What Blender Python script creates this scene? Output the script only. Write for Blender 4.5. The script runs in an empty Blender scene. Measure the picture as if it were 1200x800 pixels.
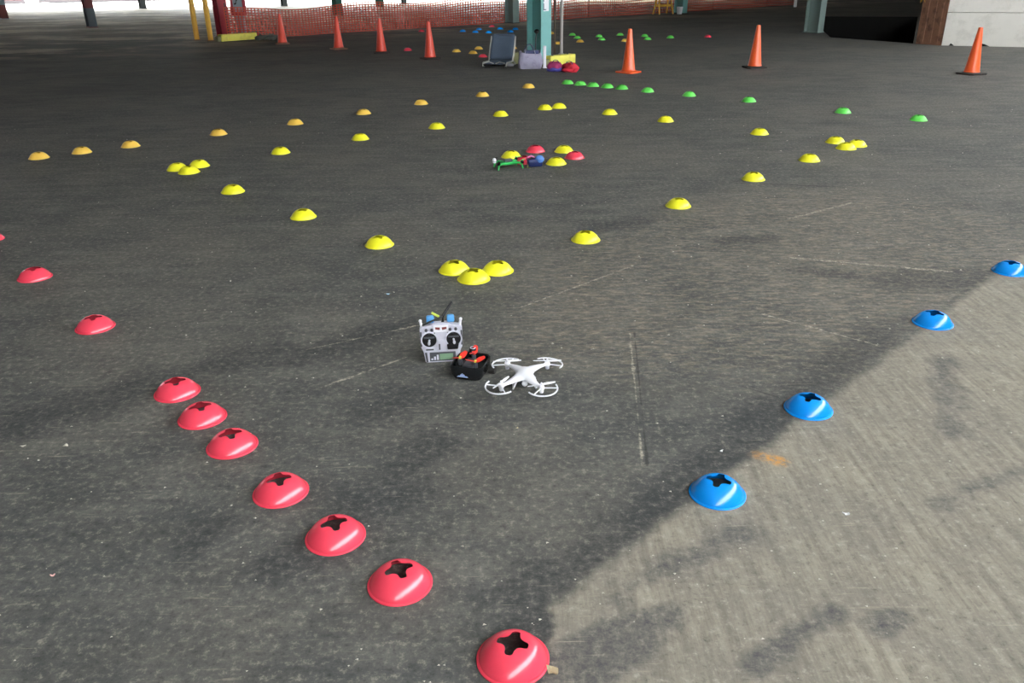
import bpy, bmesh, math, random
from mathutils import Vector, Matrix, Euler
random.seed(7)
sc = bpy.context.scene
C = sc.collection
PI = math.pi

# ------------------------------------------------------------------ camera
PITCH, ROLL, HCAM, FPX = 0.428444563, -0.015899656, 1.67113, 959.148
fw = Vector((0, math.cos(PITCH), -math.sin(PITCH)))
up0 = Vector((0, math.sin(PITCH), math.cos(PITCH)))
rt0 = Vector((1, 0, 0))
rt = rt0 * math.cos(ROLL) + up0 * math.sin(ROLL)
up = -rt0 * math.sin(ROLL) + up0 * math.cos(ROLL)
cd = bpy.data.cameras.new('camera'); cam = bpy.data.objects.new('camera', cd); C.objects.link(cam)
cd.sensor_width = 36.0; cd.lens = FPX / 1200 * 36; cd.clip_end = 400
M3 = Matrix((rt, up, -fw)).transposed()
cam.matrix_world = Matrix.Translation((0, 0, HCAM)) @ M3.to_4x4()
sc.camera = cam

# ------------------------------------------------------------------ sky, sun, exposure
w = bpy.data.worlds.new('sky'); sc.world = w; w.use_nodes = True
bg = w.node_tree.nodes['Background']
bg.inputs[0].default_value = (0.93, 0.97, 1.0, 1); bg.inputs[1].default_value = 10.0
sl = bpy.data.lights.new('sun', 'SUN'); sl.energy = 6.0; sl.angle = 0.01; sl.color = (1.0, 0.95, 0.86)
sun = bpy.data.objects.new('sun', sl); C.objects.link(sun)
sd = Vector((-0.30, 0.42, 0.9)).normalized()          # towards the sun: high, beyond the yard
sun.rotation_euler = sd.to_track_quat('Z', 'Y').to_euler()
sun.location = (-10, 60, 40)
vs = sc.view_settings
vs.view_transform = 'Standard'; vs.look = 'None'; vs.gamma = 1.0; vs.use_curve_mapping = False
vs.exposure = 0.58
try: sc.display_settings.display_device = 'sRGB'
except Exception: pass

# ------------------------------------------------------------------ helpers
def lin(c):
    return tuple(((v / 255) / 12.92 if v / 255 <= 0.04045 else ((v / 255 + 0.055) / 1.055) ** 2.4) for v in c)

class N:
    """tiny node-graph helper"""
    def __init__(s, name):
        s.m = bpy.data.materials.new(name); s.m.use_nodes = True
        s.t = s.m.node_tree; s.b = s.t.nodes['Principled BSDF']
    def new(s, typ, **k):
        n = s.t.nodes.new(typ)
        for a, v in k.items(): setattr(n, a, v)
        return n
    def put(s, sock, v):
        if v is None: return
        if hasattr(v, 'links') or hasattr(v, 'is_linked'): s.t.links.new(v, sock)
        else: sock.default_value = v
    def math(s, op, a, b=None, c=None, clamp=False):
        n = s.new('ShaderNodeMath', operation=op, use_clamp=clamp)
        s.put(n.inputs[0], a); s.put(n.inputs[1], b); s.put(n.inputs[2], c)
        return n.outputs[0]
    def mix(s, f, a, b, blend='MIX'):
        n = s.new('ShaderNodeMix', data_type='RGBA', blend_type=blend)
        s.put(n.inputs[0], f)
        s.put(n.inputs[6], a if hasattr(a, 'is_linked') else (*a[:3], 1)); s.put(n.inputs[7], b if hasattr(b, 'is_linked') else (*b[:3], 1))
        return n.outputs[2]
    def pos(s):
        return s.new('ShaderNodeTexCoord').outputs['Object']
    def mapping(s, v, rot=0, scale=(1, 1, 1), loc=(0, 0, 0)):
        n = s.new('ShaderNodeMapping'); s.put(n.inputs[0], v)
        n.inputs[1].default_value = loc; n.inputs[2].default_value = (0, 0, rot); n.inputs[3].default_value = scale
        return n.outputs[0]
    def noise(s, v, scale, detail=4, rough=0.55, dist=0):
        n = s.new('ShaderNodeTexNoise'); s.put(n.inputs['Vector'], v)
        n.inputs['Scale'].default_value = scale; n.inputs['Detail'].default_value = detail
        n.inputs['Roughness'].default_value = rough; n.inputs['Distortion'].default_value = dist
        return n.outputs[0]
    def ramp(s, f, lo, hi, a=0.0, b=1.0):
        n = s.new('ShaderNodeMapRange', interpolation_type='SMOOTHSTEP'); s.put(n.inputs[0], f)
        n.inputs[1].default_value = lo; n.inputs[2].default_value = hi; n.inputs[3].default_value = a; n.inputs[4].default_value = b
        return n.outputs[0]
    def bump(s, h, strength=0.3, dist=0.01):
        n = s.new('ShaderNodeBump'); n.inputs['Strength'].default_value = strength; n.inputs['Distance'].default_value = dist
        s.put(n.inputs['Height'], h); s.t.links.new(n.outputs[0], s.b.inputs['Normal'])

def simple(name, rgb, rough=0.5, metal=0.0, var=0.10, scale=14, spec=0.5, bump=0.0, dirt=None, dirt_amt=0.5, trans=0.0):
    """painted / plastic / fabric material: slight procedural tone variation, optional dirt colour"""
    n = N(name); c = lin(rgb); p = n.pos()
    f = n.noise(p, scale, 5, 0.6)
    col = n.mix(f, tuple(v * (1 - var) for v in c), tuple(min(1, v * (1 + var)) for v in c))
    if dirt:
        g = n.ramp(n.noise(p, scale * 0.45, 6, 0.7), 0.48, 0.68, 0, dirt_amt)
        col = n.mix(g, col, lin(dirt))
    n.put(n.b.inputs['Base Color'], col)
    n.b.inputs['Roughness'].default_value = rough; n.b.inputs['Metallic'].default_value = metal
    n.b.inputs['Specular IOR Level'].default_value = spec
    if bump: n.bump(n.noise(p, scale * 6, 3), bump, 0.004)
    if trans:
        n.b.inputs['Subsurface Weight'].default_value = trans
        n.b.inputs['Subsurface Radius'].default_value = (0.02, 0.012, 0.008)
    return n.m

class MB:
    """collects shapes into one bmesh"""
    def __init__(s): s.bm = bmesh.new()
    def box(s, c, d, rz=0, bev=0, M=None, taper=1.0):
        r = bmesh.ops.create_cube(s.bm, size=1.0)
        vs_ = r['verts']
        for v in vs_:
            k = taper if v.co.z > 0 else 1.0
            v.co = Vector((v.co.x * d[0] * k, v.co.y * d[1] * k, v.co.z * d[2]))
        if bev:
            es = list({e for v in vs_ for e in v.link_edges})
            q = bmesh.ops.bevel(s.bm, geom=es, offset=bev, segments=2, affect='EDGES', profile=0.5)
            vs_ = list({v for v in q['verts']} | {v for v in vs_ if v.is_valid})
        T = Matrix.Translation(c) @ Matrix.Rotation(rz, 4, 'Z')
        if M is not None: T = M @ T
        bmesh.ops.transform(s.bm, matrix=T, verts=[v for v in vs_ if v.is_valid])
        return s
    def tube(s, pts, r, seg=8, closed=False, flat=None):
        pts = [Vector(p) for p in pts]; n = len(pts); rs = r if isinstance(r, (list, tuple)) else [r] * n
        rings = []
        for i, p in enumerate(pts):
            if closed: t = pts[(i + 1) % n] - pts[i - 1]
            else: t = pts[min(i + 1, n - 1)] - pts[max(i - 1, 0)]
            t.normalize()
            ref = Vector((0, 0, 1)) if abs(t.z) < 0.9 else Vector((1, 0, 0))
            a = t.cross(ref).normalized(); b = a.cross(t).normalized()
            fl = flat if flat else 1.0
            rings.append([s.bm.verts.new(p + (a * math.cos(2 * PI * k / seg) + b * math.sin(2 * PI * k / seg) * fl) * rs[i]) for k in range(seg)])
        m = n if closed else n - 1
        for i in range(m):
            A, B = rings[i], rings[(i + 1) % n]
            for k in range(seg):
                s.bm.faces.new((A[k], A[(k + 1) % seg], B[(k + 1) % seg], B[k]))
        if not closed:
            s.bm.faces.new(rings[0][::-1]); s.bm.faces.new(rings[-1])
        return s
    def lathe(s, prof, seg=24, c=(0, 0, 0), cap=True, M=None):
        rings = []
        for r, z in prof:
            rings.append([s.bm.verts.new((M @ Vector((r * math.cos(2 * PI * k / seg), r * math.sin(2 * PI * k / seg), z)) if M else Vector((r * math.cos(2 * PI * k / seg), r * math.sin(2 * PI * k / seg), z))) + Vector(c)) for k in range(seg)])
        for A, B in zip(rings, rings[1:]):
            for k in range(seg): s.bm.faces.new((A[k], A[(k + 1) % seg], B[(k + 1) % seg], B[k]))
        if cap:
            s.bm.faces.new(rings[0][::-1]); s.bm.faces.new(rings[-1])
        return s
    def prism(s, poly, z0, z1, M=None):
        f = (lambda v: M @ Vector(v)) if M is not None else Vector
        a = [s.bm.verts.new(f((x, y, z0))) for x, y in poly]; b = [s.bm.verts.new(f((x, y, z1))) for x, y in poly]
        n = len(poly)
        s.bm.faces.new(a[::-1]); s.bm.faces.new(b)
        for k in range(n): s.bm.faces.new((a[k], a[(k + 1) % n], b[(k + 1) % n], b[k]))
        return s
    def ball(s, c, r, sub=3, M=None):
        T = Matrix.Translation(c) @ Matrix.Diagonal((*r, 1))
        if M is not None: T = M @ T
        bmesh.ops.create_icosphere(s.bm, subdivisions=sub, radius=1, matrix=T)
        return s
    def quad(s, *p):
        s.bm.faces.new([s.bm.verts.new(q) for q in p]); return s
    def build(s, name, mat, parent=None, smooth=True, auto=True):
        bmesh.ops.recalc_face_normals(s.bm, faces=s.bm.faces)
        me = bpy.data.meshes.new(name)
        if smooth:
            for f in s.bm.faces: f.smooth = True
            if auto:
                for e in s.bm.edges:
                    if len(e.link_faces) == 2 and e.calc_face_angle(0) > 0.6: e.smooth = False
        s.bm.to_mesh(me); s.bm.free()
        me.materials.append(mat)
        o = bpy.data.objects.new(name, me); C.objects.link(o)
        if parent: o.parent = parent
        return o

def tag(o, label=None, cat=None, group=None, kind=None):
    if label: o['label'] = label
    if cat: o['category'] = cat
    if group: o['group'] = group
    if kind: o['kind'] = kind
    return o

def thing(name, loc, label, cat, rz=0, group=None, rx=0):
    o = bpy.data.objects.new(name, None); C.objects.link(o); o.empty_display_size = 0.1
    o.location = loc; o.rotation_euler = (rx, 0, rz)
    return tag(o, label, cat, group)

def copy_tree(o, loc, rz, label, group=None):
    r = o.copy(); C.objects.link(r); r.location = loc; r.rotation_euler = (0, 0, rz); tag(r, label, None, group)
    for ch in list(o.children):
        c = ch.copy(); C.objects.link(c); c.parent = r
        for g in list(ch.children):
            d = g.copy(); C.objects.link(d); d.parent = c
    return r

GD = Vector((0.78, 0.62, 0)).normalized()      # the building's grid: along the column rows ...
GN = Vector((-GD.y, GD.x, 0))                  # ... and from row to row
GANG = math.atan2(GD.y, GD.x)

# ------------------------------------------------------------------ floor material
def floor_material():
    n = N('worn_floor'); p = n.pos()
    sep = n.new('ShaderNodeSeparateXYZ'); n.put(sep.inputs[0], p)
    X, Y = sep.outputs[0], sep.outputs[1]
    wob = n.math('SUBTRACT', n.noise(p, 5.0, 5, 0.65), 0.5)
    att = lambda k: n.new('ShaderNodeAttribute', attribute_name=k).outputs['Fac']
    # pale bare concrete beyond the seam (seam runs along 0.716, 0.698 from 0.112, 1.841)
    sgn = n.math('SUBTRACT', n.math('MULTIPLY', n.math('SUBTRACT', X, 0.112), 0.698), n.math('MULTIPLY', n.math('SUBTRACT', Y, 1.841), 0.716))
    m1 = n.ramp(n.math('MULTIPLY_ADD', wob, 0.11, sgn), -0.030, 0.035)
    m2 = n.ramp(n.math('MULTIPLY_ADD', wob, 0.16, X), 0.075, 0.115)
    pale = n.math('MULTIPLY', m1, m2)
    def stain(k, lo, hi, amt, wb=1.6): return n.ramp(n.math('MULTIPLY_ADD', wob, wb, att(k)), lo, hi, 0, amt)
    def seg(x0, y0, x1, y1, width):
        """thin line mark"""
        dx, dy = x1 - x0, y1 - y0; L2 = dx * dx + dy * dy
        ax = n.math('SUBTRACT', X, x0); ay = n.math('SUBTRACT', Y, y0)
        t = n.math('DIVIDE', n.math('ADD', n.math('MULTIPLY', ax, dx), n.math('MULTIPLY', ay, dy)), L2, clamp=True)
        ex = n.math('MULTIPLY_ADD', t, -dx, ax); ey = n.math('MULTIPLY_ADD', t, -dy, ay)
        d = n.math('SQRT', n.math('ADD', n.math('MULTIPLY', ex, ex), n.math('MULTIPLY', ey, ey)))
        return n.ramp(n.math('MULTIPLY_ADD', wob, 0.035, d), 0.0, width, 1, 0)
    along = n.mapping(p, -GANG, (0.7, 4.2, 1)); across = n.mapping(p, -GANG, (9.0, 0.9, 1))
    big = n.noise(p, 0.7, 4, 0.6); mid = n.noise(p, 3.4, 6, 0.72); fine = n.noise(p, 34, 5, 0.8)
    st = n.noise(along, 2.4, 6, 0.72); st2 = n.noise(across, 3.0, 6, 0.74)
    dk = n.mix(n.ramp(mid, 0.32, 0.70), lin((78, 79, 77)), lin((110, 109, 104)))
    dk = n.mix(n.ramp(st, 0.38, 0.66, 0, 0.65), dk, lin((82, 84, 84)))
    dk = n.mix(n.ramp(big, 0.42, 0.62, 0, 0.40), dk, lin((116, 112, 104)))
    dk = n.mix(n.ramp(fine, 0.50, 0.72, 0, 0.75), dk, lin((160, 153, 141)))
    dk = n.mix(n.ramp(fine, 0.50, 0.28, 0, 0.62), dk, lin((50, 51, 50)))
    wf = n.math('MULTIPLY', stain('worn', 0.35, 1.1, 1.0, 0.8), n.ramp(n.noise(n.mapping(p, 0.6, (2.2, 7, 1)), 4.5, 6, 0.78), 0.44, 0.74, 0, 0.6))
    dk = n.mix(wf, dk, lin((182, 166, 142)))
    dk = n.mix(n.math('MULTIPLY', stain('smear', 0.10, 1.45, 0.72, 2.6), n.ramp(fine, 0.35, 0.65, 1.0, 0.45)), dk, lin((58, 60, 62)))
    pl = n.mix(n.ramp(st2, 0.32, 0.68), lin((126, 120, 109)), lin((160, 153, 138)))
    pl = n.mix(n.ramp(mid, 0.35, 0.62, 0.0, 0.5), pl, lin((126, 122, 114)))
    pl = n.mix(n.ramp(fine, 0.50, 0.78, 0, 0.7), pl, lin((192, 185, 170)))
    pl = n.mix(n.ramp(fine, 0.48, 0.26, 0, 0.7), pl, lin((78, 77, 75)))
    pl = n.mix(n.math('MULTIPLY', stain('blot', 0.25, 1.30, 0.85, 2.4), n.ramp(fine, 0.3, 0.7, 1.0, 0.4)), pl, lin((78, 79, 82)))
    pl = n.mix(n.math('MULTIPLY', stain('rust', 0.5, 1.2, 1.0, 1.0), n.ramp(fine, 0.42, 0.58, 0.1, 0.9)), pl, lin((206, 148, 76)))
    col = n.mix(pale, dk, pl)
    for rot, k in ((0.35, 0.45), (1.9, 0.3)):
        hair = n.noise(n.mapping(p, rot, (2.2, 42, 1)), 1.6, 3, 0.6)
        col = n.mix(n.math('MULTIPLY', n.ramp(hair, 0.64, 0.72, 0, k), n.ramp(mid, 0.42, 0.60)), col, lin((186, 176, 156)))
    lines = None
    for g in ((0.59, 3.74, 0.473, 2.545, 0.007), (-1.0, 3.6, -0.35, 3.95, 0.009), (0.05, 4.1, 0.75, 4.75, 0.012), (1.32, 3.95, 1.75, 3.55, 0.012), (2.0, 5.7, 2.6, 6.1, 0.016), (1.75, 4.85, 2.6, 4.55, 0.022), (-0.85, 3.2, -0.5, 3.5, 0.010)):
        q = seg(*g); lines = q if lines is None else n.math('MAXIMUM', lines, q)
    col = n.mix(n.math('MULTIPLY', lines, n.ramp(fine, 0.44, 0.60, 0.05, 0.7)), col, lin((204, 194, 174)))
    crk = None
    for g in ((0.613, 3.74, 0.490, 2.545, 0.006), (1.0, 3.15, 1.12, 3.05, 0.010), (2.1, 6.75, 2.7, 6.6, 0.02)):
        q = seg(*g); crk = q if crk is None else n.math('MAXIMUM', crk, q)
    col = n.mix(n.math('MULTIPLY', crk, 0.55), col, lin((48, 48, 48)))
    # dusty boards towards the yard; the yard's reflected streaks are painted into the colour
    v = n.math('SUBTRACT', n.math('MULTIPLY', Y, 0.78), n.math('MULTIPLY', X, 0.62))
    dust_sheen = n.math('MULTIPLY', n.ramp(v, 23, 31), n.ramp(n.noise(n.mapping(p, -0.25, (0.30, 1.3, 1)), 1.3, 6, 0.75), 0.36, 0.58, 0.0, 0.9))
    col = n.mix(dust_sheen, col, lin((146, 138, 119)))
    sk = n.noise(n.mapping(p, -0.2, (0.30, 0.62, 1)), 1.0, 6, 0.75)
    col = n.mix(n.math('MULTIPLY', n.ramp(v, 9, 20), n.ramp(sk, 0.50, 0.36, 0, 0.5)), col, lin((58, 57, 54)))
    col = n.mix(n.math('MULTIPLY', n.ramp(v, 18, 25), n.ramp(sk, 0.48, 0.60, 0, 0.9)), col, lin((190, 180, 156)))
    n.put(n.b.inputs['Base Color'], col)
    n.put(n.b.inputs['Roughness'], n.ramp(n.math('ADD', n.math('MULTIPLY', st, 0.6), n.math('MULTIPLY', mid, 0.4)), 0.35, 0.65, 0.58, 0.80))
    n.b.inputs['Specular IOR Level'].default_value = 0.12
    n.bump(n.noise(p, 60, 4, 0.8), 0.45, 0.006)
    return n.m

FLOOR = floor_material()
M = {}
M['conc'] = simple('yard_concrete', (205, 203, 196), 0.8, var=0.06, scale=0.6)
M['ceil'] = simple('ceiling_deck', (168, 168, 162), 0.8, scale=1)  # pale so the unseen ceiling throws fill light back down
M['whitewall'] = simple('white_wall', (226, 222, 214), 0.8, var=0.05, scale=5, dirt=(176, 172, 160), dirt_amt=0.35, bump=0.2)
M['darkwall'] = simple('dark_wall', (46, 44, 42), 0.85, scale=1)
M['pit'] = simple('pit_wall', (20, 20, 20), 0.9, scale=2)
M['rustwood'] = simple('rusty_jamb', (150, 108, 86), 0.75, var=0.25, scale=9, dirt=(92, 66, 54), dirt_amt=0.8, bump=0.3)
M['teal'] = simple('teal_paint', (126, 186, 182), 0.5, var=0.08, scale=6, dirt=(104, 150, 150), dirt_amt=0.5)
M['greygreen'] = simple('grey_green_paint', (140, 160, 154), 0.55, var=0.1, scale=6, dirt=(110, 122, 118))
M['redpaint'] = simple('red_paint', (176, 44, 62), 0.5, var=0.12, scale=6, dirt=(120, 44, 50))
M['rustred'] = simple('rust_red_paint', (128, 62, 62), 0.6, var=0.2, scale=7, dirt=(84, 56, 54))
M['greybase'] = simple('grey_base_paint', (88, 100, 104), 0.6, scale=6)
M['green'] = simple('green_paint', (44, 112, 100), 0.55, scale=6)
M['darkpost'] = simple('dark_post_paint', (56, 64, 66), 0.6, scale=6)
M['orangeyel'] = simple('bollard_yellow', (255, 192, 70), 0.5, var=0.12, scale=9, dirt=(206, 132, 50), dirt_amt=0.6)
M['curbyel'] = simple('curb_yellow', (250, 240, 106), 0.6, var=0.08, scale=12, dirt=(206, 190, 96))
M['bluegrey'] = simple('blue_grey_paint', (150, 172, 180), 0.55, scale=8)
M['steel'] = simple('galvanised_pipe', (186, 180, 176), 0.4, 0.3, scale=20)
M['brownpipe'] = simple('brown_pipe', (96, 82, 70), 0.6, scale=20)
M['net'] = simple('orange_net', (190, 70, 46), 0.6, var=0.25, scale=3)
M['red'] = simple('red_plastic', (248, 74, 96), 0.21, var=0.05, scale=25, spec=0.7, trans=0)
M['blue'] = simple('blue_plastic', (8, 150, 248), 0.21, var=0.05, scale=25, spec=0.7, trans=0)
M['yel'] = simple('yellow_plastic', (255, 248, 52), 0.34, var=0.04, scale=25, trans=0)
M['amber'] = simple('amber_plastic', (252, 206, 90), 0.4, var=0.05, scale=25, trans=0)
M['grn'] = simple('green_plastic', (110, 228, 96), 0.36, var=0.05, scale=25, trans=0)
M['cone'] = simple('orange_cone_rubber', (255, 104, 52), 0.28, var=0.06, scale=6, dirt=(244, 82, 44), dirt_amt=0.4)
M['conered'] = simple('red_orange_cone_rubber', (244, 86, 66), 0.30, var=0.06, scale=6, dirt=(206, 60, 52), dirt_amt=0.4)
M['black'] = simple('black_plastic', (26, 28, 30), 0.25, scale=30)
M['rubber'] = simple('black_rubber', (40, 38, 36), 0.7, scale=12)
M['silver'] = simple('silver_plastic', (212, 212, 224), 0.28, 0.2, var=0.06, scale=30, dirt=(160, 160, 178), dirt_amt=0.5)
M['white'] = simple('white_plastic', (240, 240, 246), 0.35, var=0.02, scale=20)
M['whitedim'] = simple('white_cloth', (225, 224, 230), 0.8, scale=20)
M['lcd'] = simple('lcd_green', (128, 160, 130), 0.25, scale=30)
M['dkgrey'] = simple('dark_grey_plastic', (70, 72, 78), 0.45, scale=30)
M['sky'] = simple('sky_blue_plastic', (84, 160, 220), 0.4, scale=30)
M['lime'] = simple('yellow_green_plastic', (216, 232, 92), 0.4, scale=30)
M['prop'] = simple('red_blade', (238, 64, 52), 0.35, scale=30)
M['mark'] = simple('pale_blue_print', (170, 190, 235), 0.4, scale=30)
M['brgreen'] = simple('bright_green_plastic', (50, 196, 96), 0.4, scale=30)
M['navy'] = simple('navy_plastic', (30, 44, 96), 0.4, scale=30)
M['ball'] = simple('blue_lens', (92, 140, 214), 0.2, scale=30)
M['pink'] = simple('pink_cloth', (222, 120, 176), 0.7, scale=30)
M['fabric'] = simple('blue_grey_fabric', (84, 98, 116), 0.85, var=0.15, scale=40, bump=0.2)
M['alu'] = simple('aluminium_tube', (214, 214, 208), 0.35, 0.4, scale=30)
M['tote'] = simple('grey_tote_cloth', (166, 162, 184), 0.9, var=0.12, scale=20, dirt=(120, 112, 140), bump=0.2)
M['olive'] = simple('olive_box', (132, 132, 92), 0.7, scale=10)
M['duffelred'] = simple('red_nylon', (236, 56, 76), 0.6, var=0.12, scale=10, bump=0.15)
M['duffelmag'] = simple('magenta_nylon', (186, 60, 118), 0.6, var=0.15, scale=10, bump=0.15)
M['duffelblue'] = simple('violet_blue_nylon', (92, 92, 190), 0.6, var=0.15, scale=10, bump=0.15)
M['coil'] = simple('grey_netting', (96, 100, 92), 0.8, var=0.3, scale=8)
M['chip'] = simple('pale_grit', (206, 200, 186), 0.8, scale=8)
M['pinkscrap'] = simple('pale_pink_paper', (226, 176, 170), 0.8, scale=40)
M['leafb'] = simple('tan_leaf', (184, 172, 138), 0.8, scale=40)
M['paper'] = simple('white_paper', (230, 230, 232), 0.8, scale=40)
M['cyan'] = simple('pale_blue_paper', (170, 204, 224), 0.7, scale=40)
M['pinkcont'] = simple('shaded_pink_paint', (92, 66, 68), 0.7, scale=1)  # container colours darkened to stand for shade across the yard
M['tealcont'] = simple('shaded_teal_paint', (60, 80, 78), 0.7, scale=1)
M['contgrey'] = simple('shaded_grey_paint', (74, 68, 70), 0.7, scale=1)
M['greycont'] = simple('warm_grey_paint', (132, 122, 124), 0.7, scale=1)

# ------------------------------------------------------------------ floor with the recessed dock pit
pit = [(7.93, 21.32), (9.05, 19.30), (13.55, 28.90), (10.3, 30.15)]
import numpy as np
STAIN = {   # how far each patch of wear reaches: (x0, y0, x1, y1, core, soft)
 'smear': [(-2.05, 2.93, -1.15, 3.62, .02, .16), (-1.0, 3.55, -.45, 3.95, .01, .13), (-.55, 2.95, -.42, 3.1, .01, .14), (-.56, 2.32, -.40, 2.36, .01, .13), (-1.02, 2.15, -.98, 2.2, 0, .09), (-.45, 2.5, -.3, 2.75, 0, .14),
           (-.75, 2.02, -.6, 2.1, 0, .12), (.03, 1.72, .10, 1.92, .05, .12), (2.2, 4.42, 2.75, 4.42, 0, .22), (1.75, 4.62, 2.2, 4.42, 0, .10), (.9, 2.72, 1.9, 3.75, .02, .14), (.2, 2.0, .8, 2.62, 0, .12), (1.45, 5.2, 1.7, 5.25, 0, .12), (.6, 5.6, .9, 5.7, 0, .15)],
 'blot': [(.10, 1.55, .29, 1.68, .06, .05), (.33, 1.74, .43, 1.78, 0, .07), (.30, 1.86, .42, 1.98, -.05, .10), (.42, 1.95, .72, 2.14, -.05, .12), (1.70, 2.75, 2.0, 3.4, -.05, .12), (1.0, 1.72, 1.06, 1.76, 0, .05), (1.45, 2.3, 2.2, 2.65, -.05, .10), (.62, 1.6, .9, 1.78, 0, .05)],
 'worn': [(1.2, 4.4, 2.4, 5.4, .45, .9), (.6, 3.9, 1.6, 4.6, .1, .7)],
 'rust': [(.90, 2.61, .98, 2.56, 0, .045)]}
def build_floor():
    x0, x1, y0, y1, st = -4.2, 4.2, 1.2, 6.6, 0.03
    nx, ny = int(round((x1 - x0) / st)), int(round((y1 - y0) / st))
    gx, gy = np.meshgrid(np.linspace(x0, x1, nx + 1), np.linspace(y0, y1, ny + 1))
    V = [(a, c, 0.0) for a, c in zip(gx.ravel(), gy.ravel())]; ng = len(V); W = nx + 1
    F = [(j * W + i, j * W + i + 1, (j + 1) * W + i + 1, (j + 1) * W + i) for j in range(ny) for i in range(nx)]
    def add(*p):
        k = len(V); V.extend((a, c, 0.0) for a, c in p); F.append(tuple(range(k, k + len(p))))
    add((-46, -16), (34, -16), (34, y0), (-46, y0)); add((-46, y0), (x0, y0), (x0, y1), (-46, y1)); add((x1, y0), (34, y0), (34, y1), (x1, y1))
    oc = [(34, y1), (34, 47.5), (-46, 47.5), (-46, y1)]; pc = [pit[1], pit[2], pit[3], pit[0]]
    for k in range(4): add(oc[k], oc[(k + 1) % 4], pc[(k + 1) % 4], pc[k])
    me = bpy.data.meshes.new('floor'); me.from_pydata(V, [], F); me.materials.append(FLOOR)
    P = np.array(V)
    for nm, lst in STAIN.items():
        r = np.zeros(len(P))
        for ax, ay, bx_, by_, core, soft in lst:
            d = np.array((bx_ - ax, by_ - ay)); q = P[:, :2] - (ax, ay); t = np.clip(q @ d / (d @ d), 0, 1)
            dist = np.hypot(*(q - t[:, None] * d).T)
            r = np.maximum(r, np.clip(1.5 - (dist - core) / soft, 0, 1.5))      # 1.5 in the core, falling outwards
        r[ng:] = 0
        at = me.attributes.new(nm, 'FLOAT', 'POINT'); at.data.foreach_set('value', r.astype(np.float32))
    o = bpy.data.objects.new('floor', me); C.objects.link(o); return o
tag(build_floor(), 'dark worn warehouse floor with a paler concrete corner', kind='structure')
b = MB()
for k in range(4):
    a, c = pit[k], pit[(k + 1) % 4]
    b.quad((*a, 0), (*c, 0), (*c, -1.3), (*a, -1.3))
b.quad(*[(*q, -1.3) for q in pit])
tag(b.build('wall_pit', M['pit'], smooth=False), 'dark sunken dock pit behind the grey-green column', kind='structure')
b = MB(); b.quad((-160, 47.5, -0.02), (120, 47.5, -0.02), (120, 170, -0.02), (-160, 170, -0.02))
tag(b.build('ground_yard', M['conc'], smooth=False), 'sunlit pale concrete yard outside the building', kind='structure')
# ceiling: open to the yard; along the loading side a long open band stays between the low side wall and the roof
ZC = 5.2
LW0, LWD, LWO = Vector((3.77, -0.62, 0)), Vector((0.57, 0.82, 0)).normalized(), Vector((0.82, -0.57, 0)).normalized()
def lw(t, off=0.0): return tuple(LW0 + LWD * t + LWO * off)[:2]
b = MB(); b.prism([lw(-13, 0.1), lw(52, 0.1), (33.5, 47.5), (-46, 46.5), (-46, -11.6)], ZC, ZC + 0.3)
tag(b.build('ceiling', M['ceil'], smooth=False), 'pale unseen ceiling deck, lightened to bounce fill onto the floor', kind='structure')
b = MB(); b.prism([lw(-13), lw(52), lw(52, 0.25), lw(-13, 0.25)], 0, 3.25)
tag(b.build('wall_side', M['greycont'], smooth=False), 'low side wall with an open band below the roof', kind='structure')
b = MB(); b.prism([(-46, 46.5), (3.0, 47.0), (3.0, 47.25), (-46, 46.75)], 2.2, ZC)  # unseen header, added to hold back sky light from the yard
tag(b.build('wall_sky_block', M['greycont'], smooth=False), 'unseen panel added above the yard opening to cut sky light', kind='structure')
b = MB(); b.prism([lw(24), lw(52), lw(52, 0.25), lw(24, 0.25)], 3.25, ZC)  # added out of view: shuts the band so the far floor goes darker
tag(b.build('wall_side_block', M['darkwall'], smooth=False), 'unseen upper panel added to darken the floor by the pit', kind='structure')
b = MB(); b.prism([(-46, -11.4), (-45.8, -11.4), (-45.8, 46.4), (-46, 46.4)], 0, ZC)  # unseen, added to block low sky that lit the cones' sides
tag(b.build('wall_left_block', M['greycont'], smooth=False), 'unseen wall added to stop sky highlights on the cones', kind='structure')
b = MB(); b.prism([(-46, -11.4), (-3.6, -11.4), (-3.6, -11.7), (-46, -11.7)], 0, ZC)
tag(b.build('wall_rear', M['greycont'], smooth=False), 'closed rear wall of the warehouse', kind='structure')
b = MB(); b.prism([(3.0, 49.5), (60, 33), (60.1, 33.4), (3.1, 49.9)], -0.02, ZC + 0.3)
tag(b.build('wall_back', M['darkwall'], smooth=False), 'dark back wall of the warehouse', kind='structure')

# white wall on the far side with its courses and a rusty jamb
A = Vector((9.40, 18.72, 0)); Wd = Vector((1.43, -0.67, 0)).normalized(); Wn = Vector((-Wd.y, Wd.x, 0))
if Wn.y < 0: Wn = -Wn
def wall_course(z0, z1, notches=None, off=0.0):
    L = 5.0
    prof = [(0, z0)]
    if notches:
        for x0, x1, hh in notches:
            prof += [(x0, z0), (x0 + (x1 - x0) * 0.3, z0 + hh), (x0 + (x1 - x0) * 0.7, z0 + hh * 0.55), (x1, z0)]
    prof += [(L, z0), (L, z1), (0, z1)]
    T = Matrix((( Wd.x, 0, Wn.x, A.x + Wn.x * off), (Wd.y, 0, Wn.y, A.y + Wn.y * off), (0, 1, 0, 0), (0, 0, 0, 1)))
    b = MB(); b.prism(prof, 0.0, 0.55 - off, T)
    return b
wl = wall_course(0.0, 0.66, [(0.14, 0.24, 0.05), (0.62, 0.92, 0.07), (1.66, 2.1, 0.12), (2.1, 2.5, 0.03)]).build('wall_white', M['whitewall'], smooth=False)
tag(wl, 'white block wall with a chipped lower edge beside the rusty jamb', kind='structure')
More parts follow.
